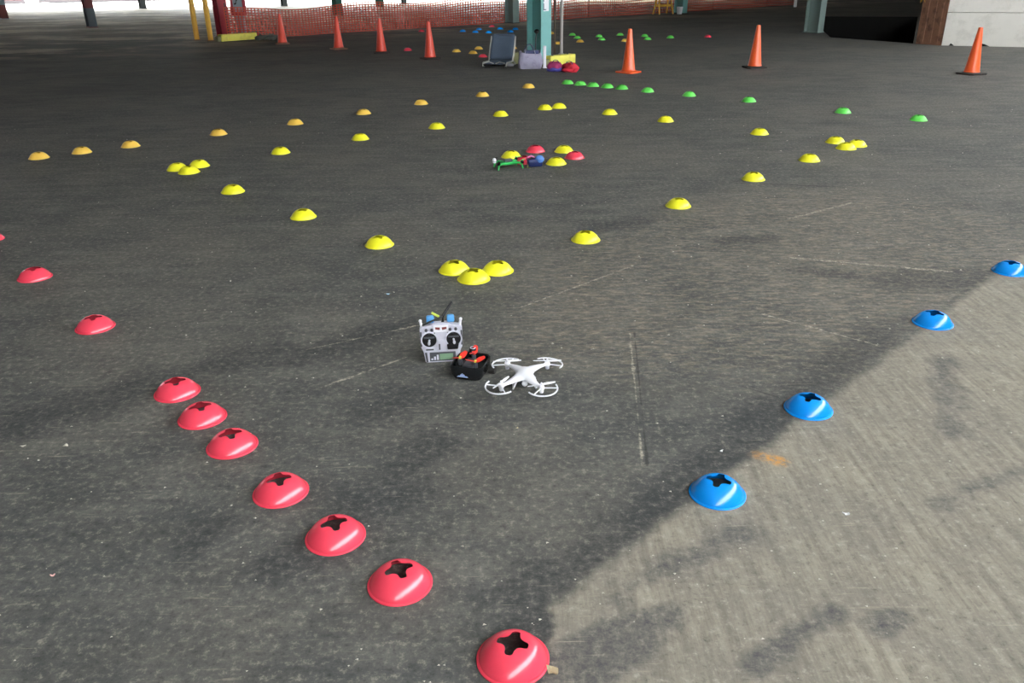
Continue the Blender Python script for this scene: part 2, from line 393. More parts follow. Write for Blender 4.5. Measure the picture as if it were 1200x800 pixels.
wall_course(0.672, 1.09, off=0.014).build('block_course', M['whitewall'], wl, smooth=False)
wall_course(1.102, 1.52, off=0.004).build('block_course', M['whitewall'], wl, smooth=False)
wall_course(1.525, 5.2, off=0.012).build('block_course', M['whitewall'], wl, smooth=False)
wall_course(0.0, 0.3, off=0.10).build('core', M['darkwall'], wl, smooth=False)  # dark backing that stands for the shade inside the chipped notches
jr = thing('wall_jamb', (0, 0, 0), 'rusty brown jamb block against the end of the white wall', 'jamb')
jd = (A - Vector((9.08, 19.25, 0))); jl = jd.length; jd.normalize(); jn = Vector((-jd.y, jd.x, 0))
if jn.x < 0: jn = -jn
P0 = Vector((9.08, 19.25, 0)); P1 = A - jd * 0.015
T = lambda k, h: tuple(P0 + jd * k + jn * h)[:2]
b = MB(); b.prism([T(0, 0), T(jl - .02, 0), T(jl - .02, .35), T(0, .35)], 0, 0.95); b.build('post', M['rustwood'], jr, smooth=False)
b = MB(); b.prism([T(.02, .04), T(jl - .03, .04), T(jl - .03, .33), T(.02, .33)], 0.95, ZC); b.build('pier', M['whitewall'], jr, smooth=False)
for k in (0.12, 0.30, 0.46):
    b = MB(); b.prism([T(k, -.012), T(k + .05, -.012), T(k + .05, .0), T(k, .0)], 0.03, 0.93); b.build('batten', M['rustwood'], jr, smooth=False)

# ------------------------------------------------------------------ steel columns (H sections on the grid)
def column(name, x, y, mat, label, base=None, baseh=0.0, s=1.0, top=ZC, plate=None):
    t = thing(name, (x, y, 0), label, 'column', GANG)
    W, H, tf, tw = 0.256 * s, 0.40 * s, 0.022, 0.016
    def hsec(z0, z1, m, grow=0.0):
        g = grow
        for nm, c, d in (('flange', (0, -H / 2, (z0 + z1) / 2), (W + g, tf + g, z1 - z0)), ('flange', (0, H / 2, (z0 + z1) / 2), (W + g, tf + g, z1 - z0)), ('web', (0, 0, (z0 + z1) / 2), (tw + g, H - tf, z1 - z0))):
            q = MB(); q.box(c, d); q.build(nm, m, t, smooth=False)
    if base: hsec(0.02, baseh, base, 0.004)
    hsec(baseh if base else 0.02, top, mat)
    q = MB(); q.box((0, 0, 0.012), (W + 0.05, H + 0.05, 0.024)); q.build('base_plate', plate or mat, t, smooth=False)
    return t
cc = column('steel_column', 0.615, 16.83, M['teal'], 'pale teal steel column in the middle, with painted letters', plate=M['dkgrey'])
column('steel_column', 8.06, 22.94, M['greygreen'], 'grey-green steel column at the edge of the dark pit', plate=M['greygreen'])
column('steel_column', 0.17, 29.0, M['greygreen'], 'grey-green column on the orange net line behind the blue cones', plate=M['darkpost'])
column('steel_column', 6.55, 33.2, M['teal'], 'teal column on the net line beside the orange trestle', plate=M['darkpost'])
column('steel_column', -8.02, 24.75, M['redpaint'], 'bright red steel column behind the yellow curb and bollards', plate=M['darkpost'])
column('steel_column', -14.33, 30.33, M['rustred'], 'rust-red column with a dark grey foot, standing alone', base=M['greybase'], baseh=0.62)
column('steel_column', -21.3, 37.4, M['bluegrey'], 'grey column with a rusty foot at the frame edge', base=M['rustred'], baseh=0.55)
column('steel_column', -6.9, 36.0, M['green'], 'dark green column behind the orange net')
column('steel_column', -6.25, 43.6, M['green'], 'green column at the yard edge, between two thinner posts')
column('steel_column', -18.9, 46.0, M['darkpost'], 'dark post at the yard edge behind the yellow bollards')
column('steel_column', -11.6, 46.2, M['darkpost'], 'dark post at the yard edge above the first orange cone', s=0.9)
column('steel_column', -5.4, 46.6, M['darkpost'], 'small dark post at the yard edge beside the green column', s=0.7)
# painted letters on the middle column's lit flange
for i, (ch, z) in enumerate((('F', 1.08), ('L', 0.93))):
    cu = bpy.data.curves.new('letter_curve', 'FONT'); cu.body = ch; cu.size = 0.17; cu.extrude = 0.001
    o = bpy.data.objects.new('tmp', cu); C.objects.link(o)
    dg = bpy.context.evaluated_depsgraph_get(); me = bpy.data.meshes.new_from_object(o.evaluated_get(dg)); bpy.data.objects.remove(o)
    me.materials.clear(); me.materials.append(M['navy'])
    q = bpy.data.objects.new('letter', me); C.objects.link(q); q.parent = cc
    q.location = (-0.085, -0.2126, z); q.rotation_euler = (PI / 2, 0, 0)
q = MB(); q.box((0.0, -0.2115, 1.06), (0.13, 0.001, 0.30)); q.build('white_patch', M['white'], cc, smooth=False)

# ------------------------------------------------------------------ far yard: low painted container row
def container(x, y, l, mat, label, rz):
    t = thing('shipping_container', (x, y, 0), label, 'container', rz)
    q = MB(); n = int(l / 0.28); poly = []
    for k in range(n):
        u0 = -l / 2 + l * k / n; dd = 0.05 if k % 2 else 0.0
        poly += [(u0, -1.2 + dd), (u0 + l / n, -1.2 + dd)]
    poly += [(l / 2, 1.2), (-l / 2, 1.2)]
    q.prism(poly, 0.15, 2.5); q.build('corrugated_body', mat, t, smooth=False)
    for sx in (-1, 1):
        q = MB(); q.box((sx * (l / 2), -1.2, 1.3), (0.14, 0.14, 2.6)); q.build('corner_post', M['contgrey'], t, smooth=False)
    for zz in (0.09, 2.55):
        q = MB(); q.box((0, -1.19, zz), (l, 0.14, 0.14)); q.build('rail', M['contgrey'], t, smooth=False)
for x, y, l, mt, lb in ((-36.5, 58.5, 9.5, 'pinkcont', 'dusty pink container across the yard, at the frame corner'), (-26.5, 60.5, 9.0, 'tealcont', 'dull teal container across the yard beside the pink one'),
                        (-16.5, 62.5, 9.5, 'pinkcont', 'dusty pink container across the yard behind the bollards'), (-6.2, 64.5, 9.5, 'contgrey', 'warm grey container across the yard behind the green columns')):
    container(x, y, l, M[mt], lb, 0.18)

# ------------------------------------------------------------------ disc cones
R = 0.0975
def hole_r(th):
    """cross-shaped hole: four rounded arms, blended at the centre"""
    best = 0.0
    a = (th + PI / 4) % (PI / 2) - PI / 4
    L, hw = 0.335, 0.118
    # ray/capsule exit along angle a
    s_, c_ = abs(math.sin(a)), math.cos(a)
    if s_ < 1e-6: r1 = L + hw
    else:
        r1 = hw / s_
        if r1 * c_ > L:
            bq = L * c_; r1 = bq + math.sqrt(max(0, bq * bq - (L * L - hw * hw)))
    r0 = 0.235
    k = 14
    return math.log(math.exp(k * r1) + math.exp(k * r0)) / k - 0.02 * 0
def dome_z(r):
    """profile height over radius (in units of R)"""
    if r >= 0.93: return 0.0045 + (1 - r) / 0.07 * 0.004
    u = max(0.0, (r - 0.22)) / 0.71
    return 0.0062 + 0.0523 * (1 - u ** 2.15) ** 0.84
def dome_mesh(mat, seg=96):
    bm = bmesh.new(); rings = []
    rr = [1.0, 1.0, 0.985, 0.95, 0.93, 0.915, 0.89, 0.85, 0.80, 0.74, 0.67, 0.60, 0.53, 0.46]
    zz = [0.0, 0.0030, 0.0048, 0.0054, 0.0056, None, None, None, None, None, None, None, None, None]
    for r, z in zip(rr, zz):
        rings.append([bm.verts.new((R * r * math.cos(2 * PI * k / seg), R * r * math.sin(2 * PI * k / seg), dome_z(r) if z is None else z)) for k in range(seg)])
    for f in (0.66, 0.33, 0.0):
        ring = []
        for k in range(seg):
            th = 2 * PI * k / seg; h = min(hole_r(th), 0.44); r = h + (0.46 - h) * f
            ring.append(bm.verts.new((R * r * math.cos(th), R * r * math.sin(th), dome_z(r))))
        rings.append(ring)
    for Aa, Bb in zip(rings, rings[1:]):
        for k in range(seg): bm.faces.new((Aa[k], Aa[(k + 1) % seg], Bb[(k + 1) % seg], Bb[k]))
    # inner skin, 2 mm below
    outer_ = list(bm.verts); inner = {}
    for v in outer_:
        r = Vector((v.co.x, v.co.y)).length; s_ = max(0.0, (r - 0.0022) / r) if r > 0.06 else 1.0
        inner[v] = bm.verts.new((v.co.x * s_, v.co.y * s_, max(0.0, v.co.z - 0.002)))
    for f in list(bm.faces): bm.faces.new([inner[v] for v in reversed(f.verts)])
    for ring in (rings[0], rings[-1]):
        for k in range(seg):
            a, c = ring[k], ring[(k + 1) % seg]; bm.faces.new((a, c, inner[c], inner[a]))
    bmesh.ops.recalc_face_normals(bm, faces=bm.faces)
    for f in bm.faces: f.smooth = True
    for e in bm.edges:
        if len(e.link_faces) == 2 and e.calc_face_angle(0) > 0.9: e.smooth = False
    me = bpy.data.meshes.new('disc_cone'); bm.to_mesh(me); bm.free(); me.materials.append(mat)
    return me
DM = {k: dome_mesh(M[k]) for k in ('red', 'blue', 'yel', 'amber', 'grn')}
def disc(k, x, y, label, group, rot=None, z=0.0005):
    o = bpy.data.objects.new('disc_cone', DM[k]); C.objects.link(o)
    o.location = (x, y, z); o.rotation_euler = (0, 0, math.radians(rot) if rot is not None else random.uniform(0, PI / 2))
    return tag(o, label, 'marker cone', group)
ORD = ['first', 'second', 'third', 'fourth', 'fifth', 'sixth', 'seventh', 'eighth', 'ninth', 'tenth']
red = [(-0.011, 1.629), (-0.346, 1.928), (-0.582, 2.156), (-0.823, 2.41), (-1.09, 2.725), (-1.281, 2.948), (-1.468, 3.177), (-2.166, 3.918), (-2.891, 4.703), (-3.63, 5.503)]
rl = ['red disc cone at the near end of the red row, beside pale concrete'] + ['red disc cone, %s along the red row from its near end' % ORD[i] for i in range(1, 9)] + ['red disc cone at the far end of the red row, cut by the frame']
for i, (x, y) in enumerate(red): disc('red', x, y, rl[i], 'red disc cone row', [-17, 27, 24, 22, 28, 27, 26, 24, 30, 20][i])
blue = [(0.704, 2.36), (1.215, 2.942), (2.135, 3.802), (2.938, 4.537)]
bl = ['blue disc cone at the near end of the blue row on the seam', 'blue disc cone, second from the near end of the blue row, by rust stain', 'blue disc cone, third from the near end of the blue row', 'blue disc cone at the far end of the blue row, cut by the frame']
for i, (x, y) in enumerate(blue): disc('blue', x, y, bl[i], 'blue disc cone row', [-28, -34, -40, -40][i])
yel = [
 (-0.343, 4.708, 'yellow disc cone in the front trio, on the red-cone side'), (-0.22, 4.552, 'yellow disc cone in the front trio, tip pointing to the drones'), (-0.08, 4.688, 'yellow disc cone in the front trio, on the blue-cone side'),
 (-0.874, 5.241, 'yellow disc cone one step past the front trio, on the red-cone side'), (-1.541, 5.948, 'yellow disc cone two steps past the front trio, on the red-cone side'), (-2.311, 6.753, 'yellow disc cone three steps past the front trio, just before red-side trio'),
 (0.505, 5.278, 'yellow disc cone one step past the front trio, on the blue-cone side'), (1.282, 6.091, 'yellow disc cone two steps past the front trio, on the blue-cone side'), (2.078, 6.905, 'yellow disc cone three steps past the front trio, on the blue-cone side'), (2.788, 7.6, 'yellow disc cone just before the blue-side trio, fourth past the front trio'),
 (3.33, 8.415, 'yellow disc cone in the blue-side trio, corner toward the drones'), (3.322, 8.106, 'yellow disc cone in the blue-side trio, front one'), (3.478, 8.234, 'yellow disc cone in the blue-side trio, outer corner'),
 (2.705, 8.945, 'yellow disc cone first behind the blue-side trio'), (1.845, 9.82, 'yellow disc cone second behind the blue-side trio'), (1.256, 10.409, 'yellow disc cone third behind the blue-side trio, before the rear pair'),
 (0.472, 10.868, 'yellow disc cone of the rear touching pair, on the red-cone side'), (0.662, 10.962, 'yellow disc cone of the rear touching pair, on the blue-cone side'),
 (-0.097, 10.417, 'yellow disc cone next to the rear touching pair, on the red-cone side'), (-0.829, 9.619, 'yellow disc cone third behind the red-side trio'), (-1.611, 9.002, 'yellow disc cone second behind the red-side trio'), (-2.308, 8.332, 'yellow disc cone first behind the red-side trio'),
 (-3.099, 7.645, 'yellow disc cone in the red-side trio, outer corner'), (-2.944, 7.51, 'yellow disc cone in the red-side trio, front one'), (-2.938, 7.768, 'yellow disc cone in the red-side trio, rear one')]
for x, y, l in yel: disc('yel', x, y, l, 'yellow disc cone course', random.uniform(30, 60))
amber = [(-4.716, 8.268), (-4.399, 8.508), (-4.018, 8.798), (-3.284, 9.425), (-2.561, 10.042), (-1.849, 10.723), (-1.184, 11.472), (-0.367, 12.153), (0.313, 12.981)]
for i, (x, y) in enumerate(amber):
    disc('amber', x, y, ['amber disc cone at the outer end of the amber line', 'amber disc cone, second from the outer end of the amber line', 'amber disc cone, third from the outer end of the amber line', 'amber disc cone, fourth along the amber line, behind the red-side trio', 'amber disc cone at the middle of the amber line, fifth from either end', 'amber disc cone, fourth from the green-line end of the amber line', 'amber disc cone, third from the green-line end of the amber line', 'amber disc cone, second from the green-line end of the amber line', 'amber disc cone ending the amber line next to the first green cone'][i], 'amber disc cone line', 45)
mid = [(0.02, 7.967, 'yel', 'yellow disc cone directly behind the green drone'), (0.263, 8.214, 'red', 'red disc cone at the back of the central ring of six'), (0.547, 8.179, 'yel', 'yellow disc cone in the central ring, touching the outer red cone'), (0.629, 7.882, 'red', 'red disc cone on the blue-cone side of the central ring'), (0.439, 7.63, 'yel', 'yellow disc cone at the front of the central ring beside the headset'), (0.139, 7.708, 'red', 'red disc cone in the central ring, half hidden by the green drone')]
for x, y, k, l in mid: disc(k, x, y, l, 'central ring of disc cones', 45)
green = [(0.935, 13.363), (1.121, 13.184), (1.298, 13.011), (1.501, 12.837), (1.697, 12.669), (2.027, 12.313), (2.535, 11.842), (3.207, 11.233), (4.086, 10.232), (4.731, 9.624)]
for i, (x, y) in enumerate(green):
    disc('grn', x, y, 'green disc cone starting the green line, in front of the duffel bags' if i == 0 else ('green disc cone ending the green line, widest of the row' if i == 9 else 'green disc cone, %s along the green line from the duffel bags' % ORD[i]), 'green disc cone line', 45)
fg = [(1.739, 23.238, 'small green far disc cone, rear of the two beside the pipes'), (1.789, 22.201, 'small green far disc cone, front of the two beside the pipes'), (2.382, 22.564, 'small green far disc cone, rear of the second green pair'), (2.345, 21.596, 'small green far disc cone, front of the second green pair'), (2.98, 22.972, 'single small green far disc cone behind the orange cone'), (3.55, 22.464, 'small green far disc cone, rear of the pair past the orange cone'), (3.467, 21.45, 'small green far disc cone, front of the pair past the orange cone'), (4.102, 21.865, 'single small green far disc cone last before the red one')]
for x, y, l in fg: disc('grn', x, y, l, 'far green disc cones', 45)
fa = [(1.767, 21.06, 'small amber far disc cone in front of two green ones'), (2.867, 21.099, 'small amber far disc cone touching the outline of the tall orange cone'), (1.209, 23.886, 'small amber far disc cone behind the brown pipe beside the column'), (1.196, 20.601, 'small amber far disc cone between the two thin pipes')]
for x, y, l in fa: disc('amber', x, y, l, 'far amber disc cones', 45)
fy = [(-1.12, 19.049, 'small amber disc cone standing alone, beside the row of orange cones'), (-0.648, 19.594, 'small amber disc cone behind another, near the low chair'), (-0.74, 18.586, 'small amber disc cone in front of another, beside the red one'), (0.125, 19.586, 'small amber disc cone peeking from behind the low chair')]
for x, y, l in fy: disc('amber', x, y, l, 'amber disc cones near the low chair', 45)
fr = [(-0.505, 17.782, 'small red disc cone beside the low folding chair'), (-0.467, 27.168, 'small red disc cone by the net behind blue cones'), (5.058, 21.919, 'small red disc cone alone behind the tall orange cones'), (-2.244, 19.534, 'small red disc cone between two orange traffic cones'), (-2.501, 25.557, 'small red disc cone against the foot of the net')]
for x, y, l in fr: disc('red', x, y, l, 'far red disc cones', 45)
fb = [(-1.282, 25.281, 'small blue far disc cone at the outer end of the blue cluster'), (-0.905, 24.85, 'small blue far disc cone, front of the first blue pair'), (-0.834, 25.973, 'small blue far disc cone, rear of the first blue pair'), (-0.521, 24.595, 'small blue far disc cone alone in front, below the red one'), (-0.208, 26.05, 'small blue far disc cone alone in the middle, behind the chair'), (0.091, 24.798, 'small blue far disc cone, front of the pair beside the teal column'), (0.247, 25.794, 'small blue far disc cone, rear of the pair beside the teal column')]
for x, y, l in fb: disc('blue', x, y, l, 'far blue disc cones', 45)

# ------------------------------------------------------------------ traffic cones
def traffic_cone(x, y, label, body, base, rz, lean=(0, 0)):
    t = thing('traffic_cone', (x, y, 0), label, 'traffic cone', rz, 'tall orange traffic cones')
    q = MB(); hw = 0.175
    oct_ = [(hw - .04, -hw), (hw, -hw + .04), (hw, hw - .04), (hw - .04, hw), (-hw + .04, hw), (-hw, hw - .04), (-hw, -hw + .04), (-hw + .04, -hw)]
    q.prism(oct_, 0.0, 0.022); q.lathe([(0.15, 0.022), (0.135, 0.036)], 28); q.build('base', base, t)
    q = MB(); q.lathe([(0.122, 0.036), (0.115, 0.052), (0.112, 0.06), (0.034, 0.69), (0.030, 0.705), (0.020, 0.705), (0.018, 0.65)], 32, cap=False); q.build('cone_body', body, t)
    return t
traffic_cone(7.474, 13.75, 'orange traffic cone in front of the white wall', M['cone'], M['rubber'], 0.3)
traffic_cone(4.355, 15.12, 'orange traffic cone on a black base, alone before the dark floor', M['cone'], M['rubber'], 0.1)
traffic_cone(2.075, 14.72, 'orange traffic cone with an orange base behind the green line', M['cone'], M['cone'], 0.72)
traffic_cone(-1.578, 17.62, 'orange traffic cone in the netting row, next to the chair', M['conered'], M['rubber'], 0.5)
traffic_cone(-2.776, 19.09, 'orange traffic cone in the netting row, second from the chair', M['conered'], M['rubber'], 0.2)
traffic_cone(-3.928, 20.22, 'orange traffic cone in the netting row, third from the chair', M['conered'], M['rustwood'], 0.5)
traffic_cone(-5.67, 21.96, 'orange traffic cone ending the netting row beside the grey coil', M['conered'], M['rustwood'], 0.3)

# ------------------------------------------------------------------ orange safety netting
F0 = Vector((-7.05, 22.95, 0)); F1 = Vector((13.2, 38.3, 0)); FD = (F1 - F0).normalized(); FL = (F1 - F0).length
FN = Vector((-FD.y, FD.x, 0))
fence = thing('safety_netting', (0, 0, 0), 'orange plastic safety netting strung along the columns', 'netting')
def ftop(u):
    k = u / FL
    sag = 0.06 * math.cos(u * 2 * PI / 4.2)
    return 0.74 + 0.42 * min(1, max(0, (k - 0.22) / 0.3)) + sag
def fpt(u, v):
    wv = 0.05 * math.sin(u * 1.9 + 0.6) + 0.03 * math.sin(u * 5.1) * (1 - v)
    p = F0 + FD * u + FN * (0.80 + wv); p.z = 0.012 + v * ftop(u) * 0.99
    return p
q = MB(); bm = q.bm
nu, nv = 270, 12
us = [FL * k / nu for k in range(nu + 1)]
hw = 0.017
for u in us:      # upright strands
    pr = None
    for j in range(0, nv + 1, 2):
        a = bm.verts.new(fpt(u - hw, j / nv)); c = bm.verts.new(fpt(u + hw, j / nv))
        if pr: bm.faces.new((pr[0], pr[1], c, a))
        pr = (a, c)
for j in range(nv + 1):
    pr = None
    for u in us:
        p = fpt(u, j / nv); a = bm.verts.new(p + Vector((0, 0, -0.014)) - FN * 0.002); c = bm.verts.new(p + Vector((0, 0, 0.014)) - FN * 0.002)
        if pr: bm.faces.new((pr[0], a, c, pr[1]))
        pr = (a, c)
o = q.build('netting', M['net'], fence, smooth=False); o['kind'] = 'stuff'
so = o.modifiers.new('thickness', 'SOLIDIFY'); so.thickness = 0.004
for k, u in enumerate((0.05, 3.6, 7.1, 13.2, 16.6, 20.0, 23.5)):
    p = F0 + FD * u + FN * 0.88
    q = MB(); q.tube([(p.x, p.y, 0), (p.x, p.y, ftop(u) + 0.12)], 0.014, 6); q.build('stake', M['darkpost'], fence)

# ------------------------------------------------------------------ things along the netting
def bollard(x, y, label):
    t = thing('guard_post', (x, y, 0), label, 'bollard', 0, 'yellow guard posts')
    q = MB(); q.lathe([(0.068, 0.0), (0.068, 1.46), (0.06, 1.49), (0.035, 1.515), (0.005, 1.52)], 20); q.build('pipe', M['orangeyel'], t)
    q = MB(); q.lathe([(0.10, 0.0), (0.10, 0.012), (0.07, 0.02)], 20); q.build('foot_plate', M['rustwood'], t)
bollard(-8.42, 23.68, 'yellow guard post, the outer of two beside the red column')
bollard(-7.93, 23.33, 'yellow guard post, the inner of two, next to yellow curb')
def curb(x0, y0, x1, y1, h, d, label):
    a, c = Vector((x0, y0, 0)), Vector((x1, y1, 0)); L = (c - a).length; an = math.atan2(c.y - a.y, c.x - a.x)
    t = thing('painted_curb', ((x0 + x1) / 2 - math.sin(an) * d / 2, (y0 + y1) / 2 + math.cos(an) * d / 2, 0), label, 'curb', an)
    q = MB(); q.box((0, 0, h / 2), (L, d, h), bev=0.012); q.build('block', M['curbyel'], t)
    q = MB(); q.box((-L * 0.5 - 0.04, d * 0.1, h * 0.36), (0.08, d * 0.8, h * 0.72), bev=0.01); q.build('concrete_end', M['olive'], t)
    for k in (-0.3, 0.3):
        q = MB(); q.lathe([(0.018, h), (0.018, h + 0.008), (0.004, h + 0.010)], 10, (L * k, 0, 0)); q.build('anchor_bolt', M['darkpost'], t)
curb(-7.52, 22.98, -6.78, 23.68, 0.17, 0.22, 'yellow painted curb block in front of the red column')
curb(0.80, 15.88, 1.29, 16.30, 0.17, 0.18, 'yellow painted curb block beside the teal column')
fp = thing('hydrant_cabinet', (-7.62, 25.15, 0), 'blue-grey post carrying a red framed box beside the red column', 'cabinet', 0.2)
q = MB(); q.box((0, 0, 0.28), (0.25, 0.16, 0.56), bev=0.01); q.build('post', M['bluegrey'], fp)
q = MB(); q.box((0, 0, 0.02), (0.34, 0.26, 0.04), bev=0.008); q.build('foot', M['greybase'], fp)
q = MB(); q.box((0, 0.01, 0.90), (0.36, 0.14, 0.66), bev=0.01); q.build('box', M['bluegrey'], fp)
for c_, d_ in (((0, -0.075, 0.60), (0.42, 0.05, 0.09)), ((0, -0.075, 1.20), (0.42, 0.05, 0.09)), ((-0.175, -0.075, 0.90), (0.07, 0.05, 0.60)), ((0.165, -0.075, 0.90), (0.09, 0.05, 0.60))):
    q = MB(); q.box(c_, d_, bev=0.006); q.build('frame_bar', M['redpaint'], fp)
q = MB(); q.tube([(-0.05, -0.08, 1.1), (-0.02, -0.085, 0.95), (-0.06, -0.085, 0.85), (-0.10, -0.08, 0.84)], 0.02, 8); q.build('handle', M['black'], fp)
# heap of grey netting: a loose coil
q = MB(); random.seed(3)
for k in range(7):
    pts = []; r0 = 0.16 + 0.03 * random.random()
    for i in range(18):
        a = 2 * PI * i / 18; pts.append((-6.32 + 0.05 * k - 0.15 + (r0 * 1.25) * math.cos(a) * (0.8 + 0.2 * math.sin(k)), 23.02 + r0 * 0.8 * math.sin(a), 0.035 + 0.02 * (k % 4) + 0.05 * abs(math.sin(a * 1.5 + k))))
    q.tube(pts, 0.026, 6, closed=True)
tag(q.build('rope_coil', M['coil']), 'loose grey coil of netting beside the yellow curb', 'coil')
# pipes beside the middle column
for nm, x, y, r, m, l in (('conduit_pipe', 0.99, 18.1, 0.019, 'brownpipe', 'thin brown pipe standing beside the teal column'), ('conduit_pipe', 1.125, 18.05, 0.033, 'steel', 'pale steel pipe standing behind the yellow curb')):
    t = thing(nm, (x, y, 0), l, 'pipe')
    q = MB(); q.tube([(0, 0, 0), (0, 0, ZC)], r, 12); q.build('pipe', M[m], t)
    q = MB(); q.lathe([(r * 1.9, 0), (r * 1.9, 0.02), (r * 1.05, 0.03)], 14); q.build('flange', M[m], t)
# orange trestle and white bucket far back by the net
t = thing('trestle', (5.85, 32.95, 0), 'orange trestle stand by the net beside the far teal column', 'trestle', 0.4)
for sx in (-1, 1):
    for sy in (-1, 1):
        q = MB(); q.tube([(sx * 0.30, sy * 0.22, 0), (sx * 0.22, 0, 0.85)], 0.028, 6); q.build('leg', M['orangeyel'], t)
q = MB(); q.box((0, 0, 0.86), (0.75, 0.08, 0.12), bev=0.01); q.build('beam', M['orangeyel'], t)
q = MB(); q.box((0, 0, 0.30), (0.62, 0.03, 0.08)); q.build('brace', M['orangeyel'], t)
t = thing('bucket', (6.42, 32.72, 0), 'small pale bucket between the trestle and the far teal column', 'bucket')
q = MB(); q.lathe([(0.09, 0), (0.115, 0.24), (0.122, 0.245), (0.118, 0.255), (0.105, 0.25), (0.085, 0.02)], 18); q.build('pail', M['whitedim'], t)
q = MB(); q.tube([(0.118 * math.cos(a), 0.02, 0.24 + 0.10 * math.sin(a)) for a in [PI * k / 10 for k in range(11)]], 0.005, 6); q.build('handle', M['steel'], t)
t = thing('marker_stake', (12.0, 36.7, 0), 'short white stake at the foot of the net beside the pit', 'stake')
q = MB(); q.box((0, 0, 0.27), (0.12, 0.05, 0.54), bev=0.008); q.build('stake', M['paper'], t)
q = MB(); q.box((0, 0, 0.55), (0.14, 0.06, 0.03), bev=0.005); q.build('cap', M['paper'], t)

# yellow barrier tape tied to the jamb
q = MB(); J = P0 + jd * 0.02 - jn * 0.02
for k in range(6):
    a = k * 1.05; e = Vector((math.cos(a) * 0.11, -0.03 + 0.02 * k / 6, math.sin(a) * 0.10))
    q.tube([(J.x - 0.02, J.y, 0.93), tuple(Vector((J.x - 0.02, J.y, 0.93)) + e * 0.6 + Vector((0, 0, 0.02))), tuple(Vector((J.x - 0.02, J.y, 0.93)) + e)], [0.012, 0.024, 0.01], 5, flat=0.3)
tag(q.build('tape_knot', M['orangeyel']), 'yellow tape knot tied at the top of the rusty jamb', 'tape')

# ------------------------------------------------------------------ gear at the middle column
ch = thing('folding_chair', (-0.13, 16.12, 0), 'low folding chair with blue-grey fabric and pale tube frame', 'chair', -0.28)
def chpath(sx): return [(sx * 0.215, -0.40, 0.03), (sx * 0.225, -0.36, 0.085), (sx * 0.225, -0.05, 0.075), (sx * 0.225, 0.02, 0.09), (sx * 0.235, 0.06, 0.17), (sx * 0.235, 0.14, 0.33), (sx * 0.23, 0.22, 0.50)]
for sx in (-1, 1):
    q = MB(); q.tube(chpath(sx), 0.016, 8); q.build('side_tube', M['alu'], ch)
    q = MB(); q.tube([(sx * 0.215, 0.04, 0.12), (sx * 0.22, 0.24, 0.0)], 0.012, 8); q.build('leg', M['alu'], ch)
    q = MB(); q.tube([(sx * 0.215, -0.39, 0.05), (sx * 0.21, -0.40, 0.0)], 0.012, 8); q.build('leg', M['black'], ch)
q = MB(); q.tube([(-0.23, 0.22, 0.50), (-0.2, 0.23, 0.53), (0.2, 0.23, 0.53), (0.23, 0.22, 0.50)], 0.014, 8); q.build('top_tube', M['fabric'], ch)
q = MB(); q.tube([(-0.215, -0.40, 0.05), (0.215, -0.40, 0.05)], 0.014, 8); q.build('front_tube', M['black'], ch)
def sling(name, path, mat):
    q = MB(); bm = q.bm; rows = []
    for (y, z) in path:
        rows.append([bm.verts.new((x, y - 0.03 * (1 - (x / 0.22) ** 2) * 0 , z - 0.02 * (1 - (x / 0.22) ** 2))) for x in [-0.22 + 0.44 * k / 8 for k in range(9)]])
    for a, c in zip(rows, rows[1:]):
        for k in range(8): bm.faces.new((a[k], a[k + 1], c[k + 1], c[k]))
    o = q.build(name, mat, ch); mo = o.modifiers.new('thickness', 'SOLIDIFY'); mo.thickness = 0.01
sling('backrest', [(0.035, 0.12), (0.06, 0.19), (0.10, 0.27), (0.15, 0.36), (0.20, 0.45), (0.225, 0.53)], M['fabric'])
sling('seat', [(-0.38, 0.085), (-0.2, 0.075), (-0.05, 0.07), (0.035, 0.12)], M['fabric'])
for sx in (-1, 1):
    q = MB(); q.tube([(sx * 0.02, -0.38, 0.075), (sx * 0.10, -0.40, 0.105), (sx * 0.20, -0.395, 0.085)], 0.014, 8, flat=0.6); q.build('seat_edging', M['alu'], ch)

tote = thing('tote_bag', (0.41, 15.56, 0), 'grey cloth tote bag full of gear before the teal column', 'bag', 0.12)
q = MB(); bm = q.bm; rings = []
for z, sx, sy in ((0.0, 0.19, 0.10), (0.02, 0.205, 0.115), (0.10, 0.215, 0.125), (0.18, 0.205, 0.115), (0.25, 0.195, 0.095), (0.285, 0.185, 0.085), (0.27, 0.172, 0.072), (0.2, 0.17, 0.07)):
    ring = []
    for k in range(28):
        a = 2 * PI * k / 28; e = 0.35
        cx = math.copysign(abs(math.cos(a)) ** e, math.cos(a)); cy = math.copysign(abs(math.sin(a)) ** e, math.sin(a))
        wv = 1 + 0.05 * math.sin(5 * a + z * 20)
        ring.append(bm.verts.new((sx * cx * wv, sy * cy * wv, z + (0.03 * math.sin(2 * a + 1) if z > 0.2 else 0))))
    rings.append(ring)
for a, c in zip(rings, rings[1:]):
    for k in range(28): bm.faces.new((a[k], a[(k + 1) % 28], c[(k + 1) % 28], c[k]))
bm.faces.new(rings[0][::-1]); bm.faces.new(rings[-1])
q.build('bag', M['tote'], tote)
for sy, lean in ((-1, 0.0), (1, 0.06)):
    q = MB(); q.tube([(-0.12, sy * 0.085, 0.22), (-0.09, sy * 0.07, 0.33), (-0.04, sy * 0.06 + lean, 0.40), (0.02, sy * 0.06 + lean, 0.41), (0.06, sy * 0.07, 0.33), (0.09, sy * 0.085, 0.22)], 0.013, 8, flat=0.5); q.build('strap', M['tote' if sy < 0 else 'navy'], tote)
q = MB(); q.box((0.02, 0, 0.27), (0.26, 0.12, 0.09), rz=0.2, bev=0.02); q.build('folded_jacket', M['navy'], tote)
t = thing('antenna_mast', (0.50, 15.80, 0), 'short dark antenna mast rising behind the grey tote bag', 'antenna')
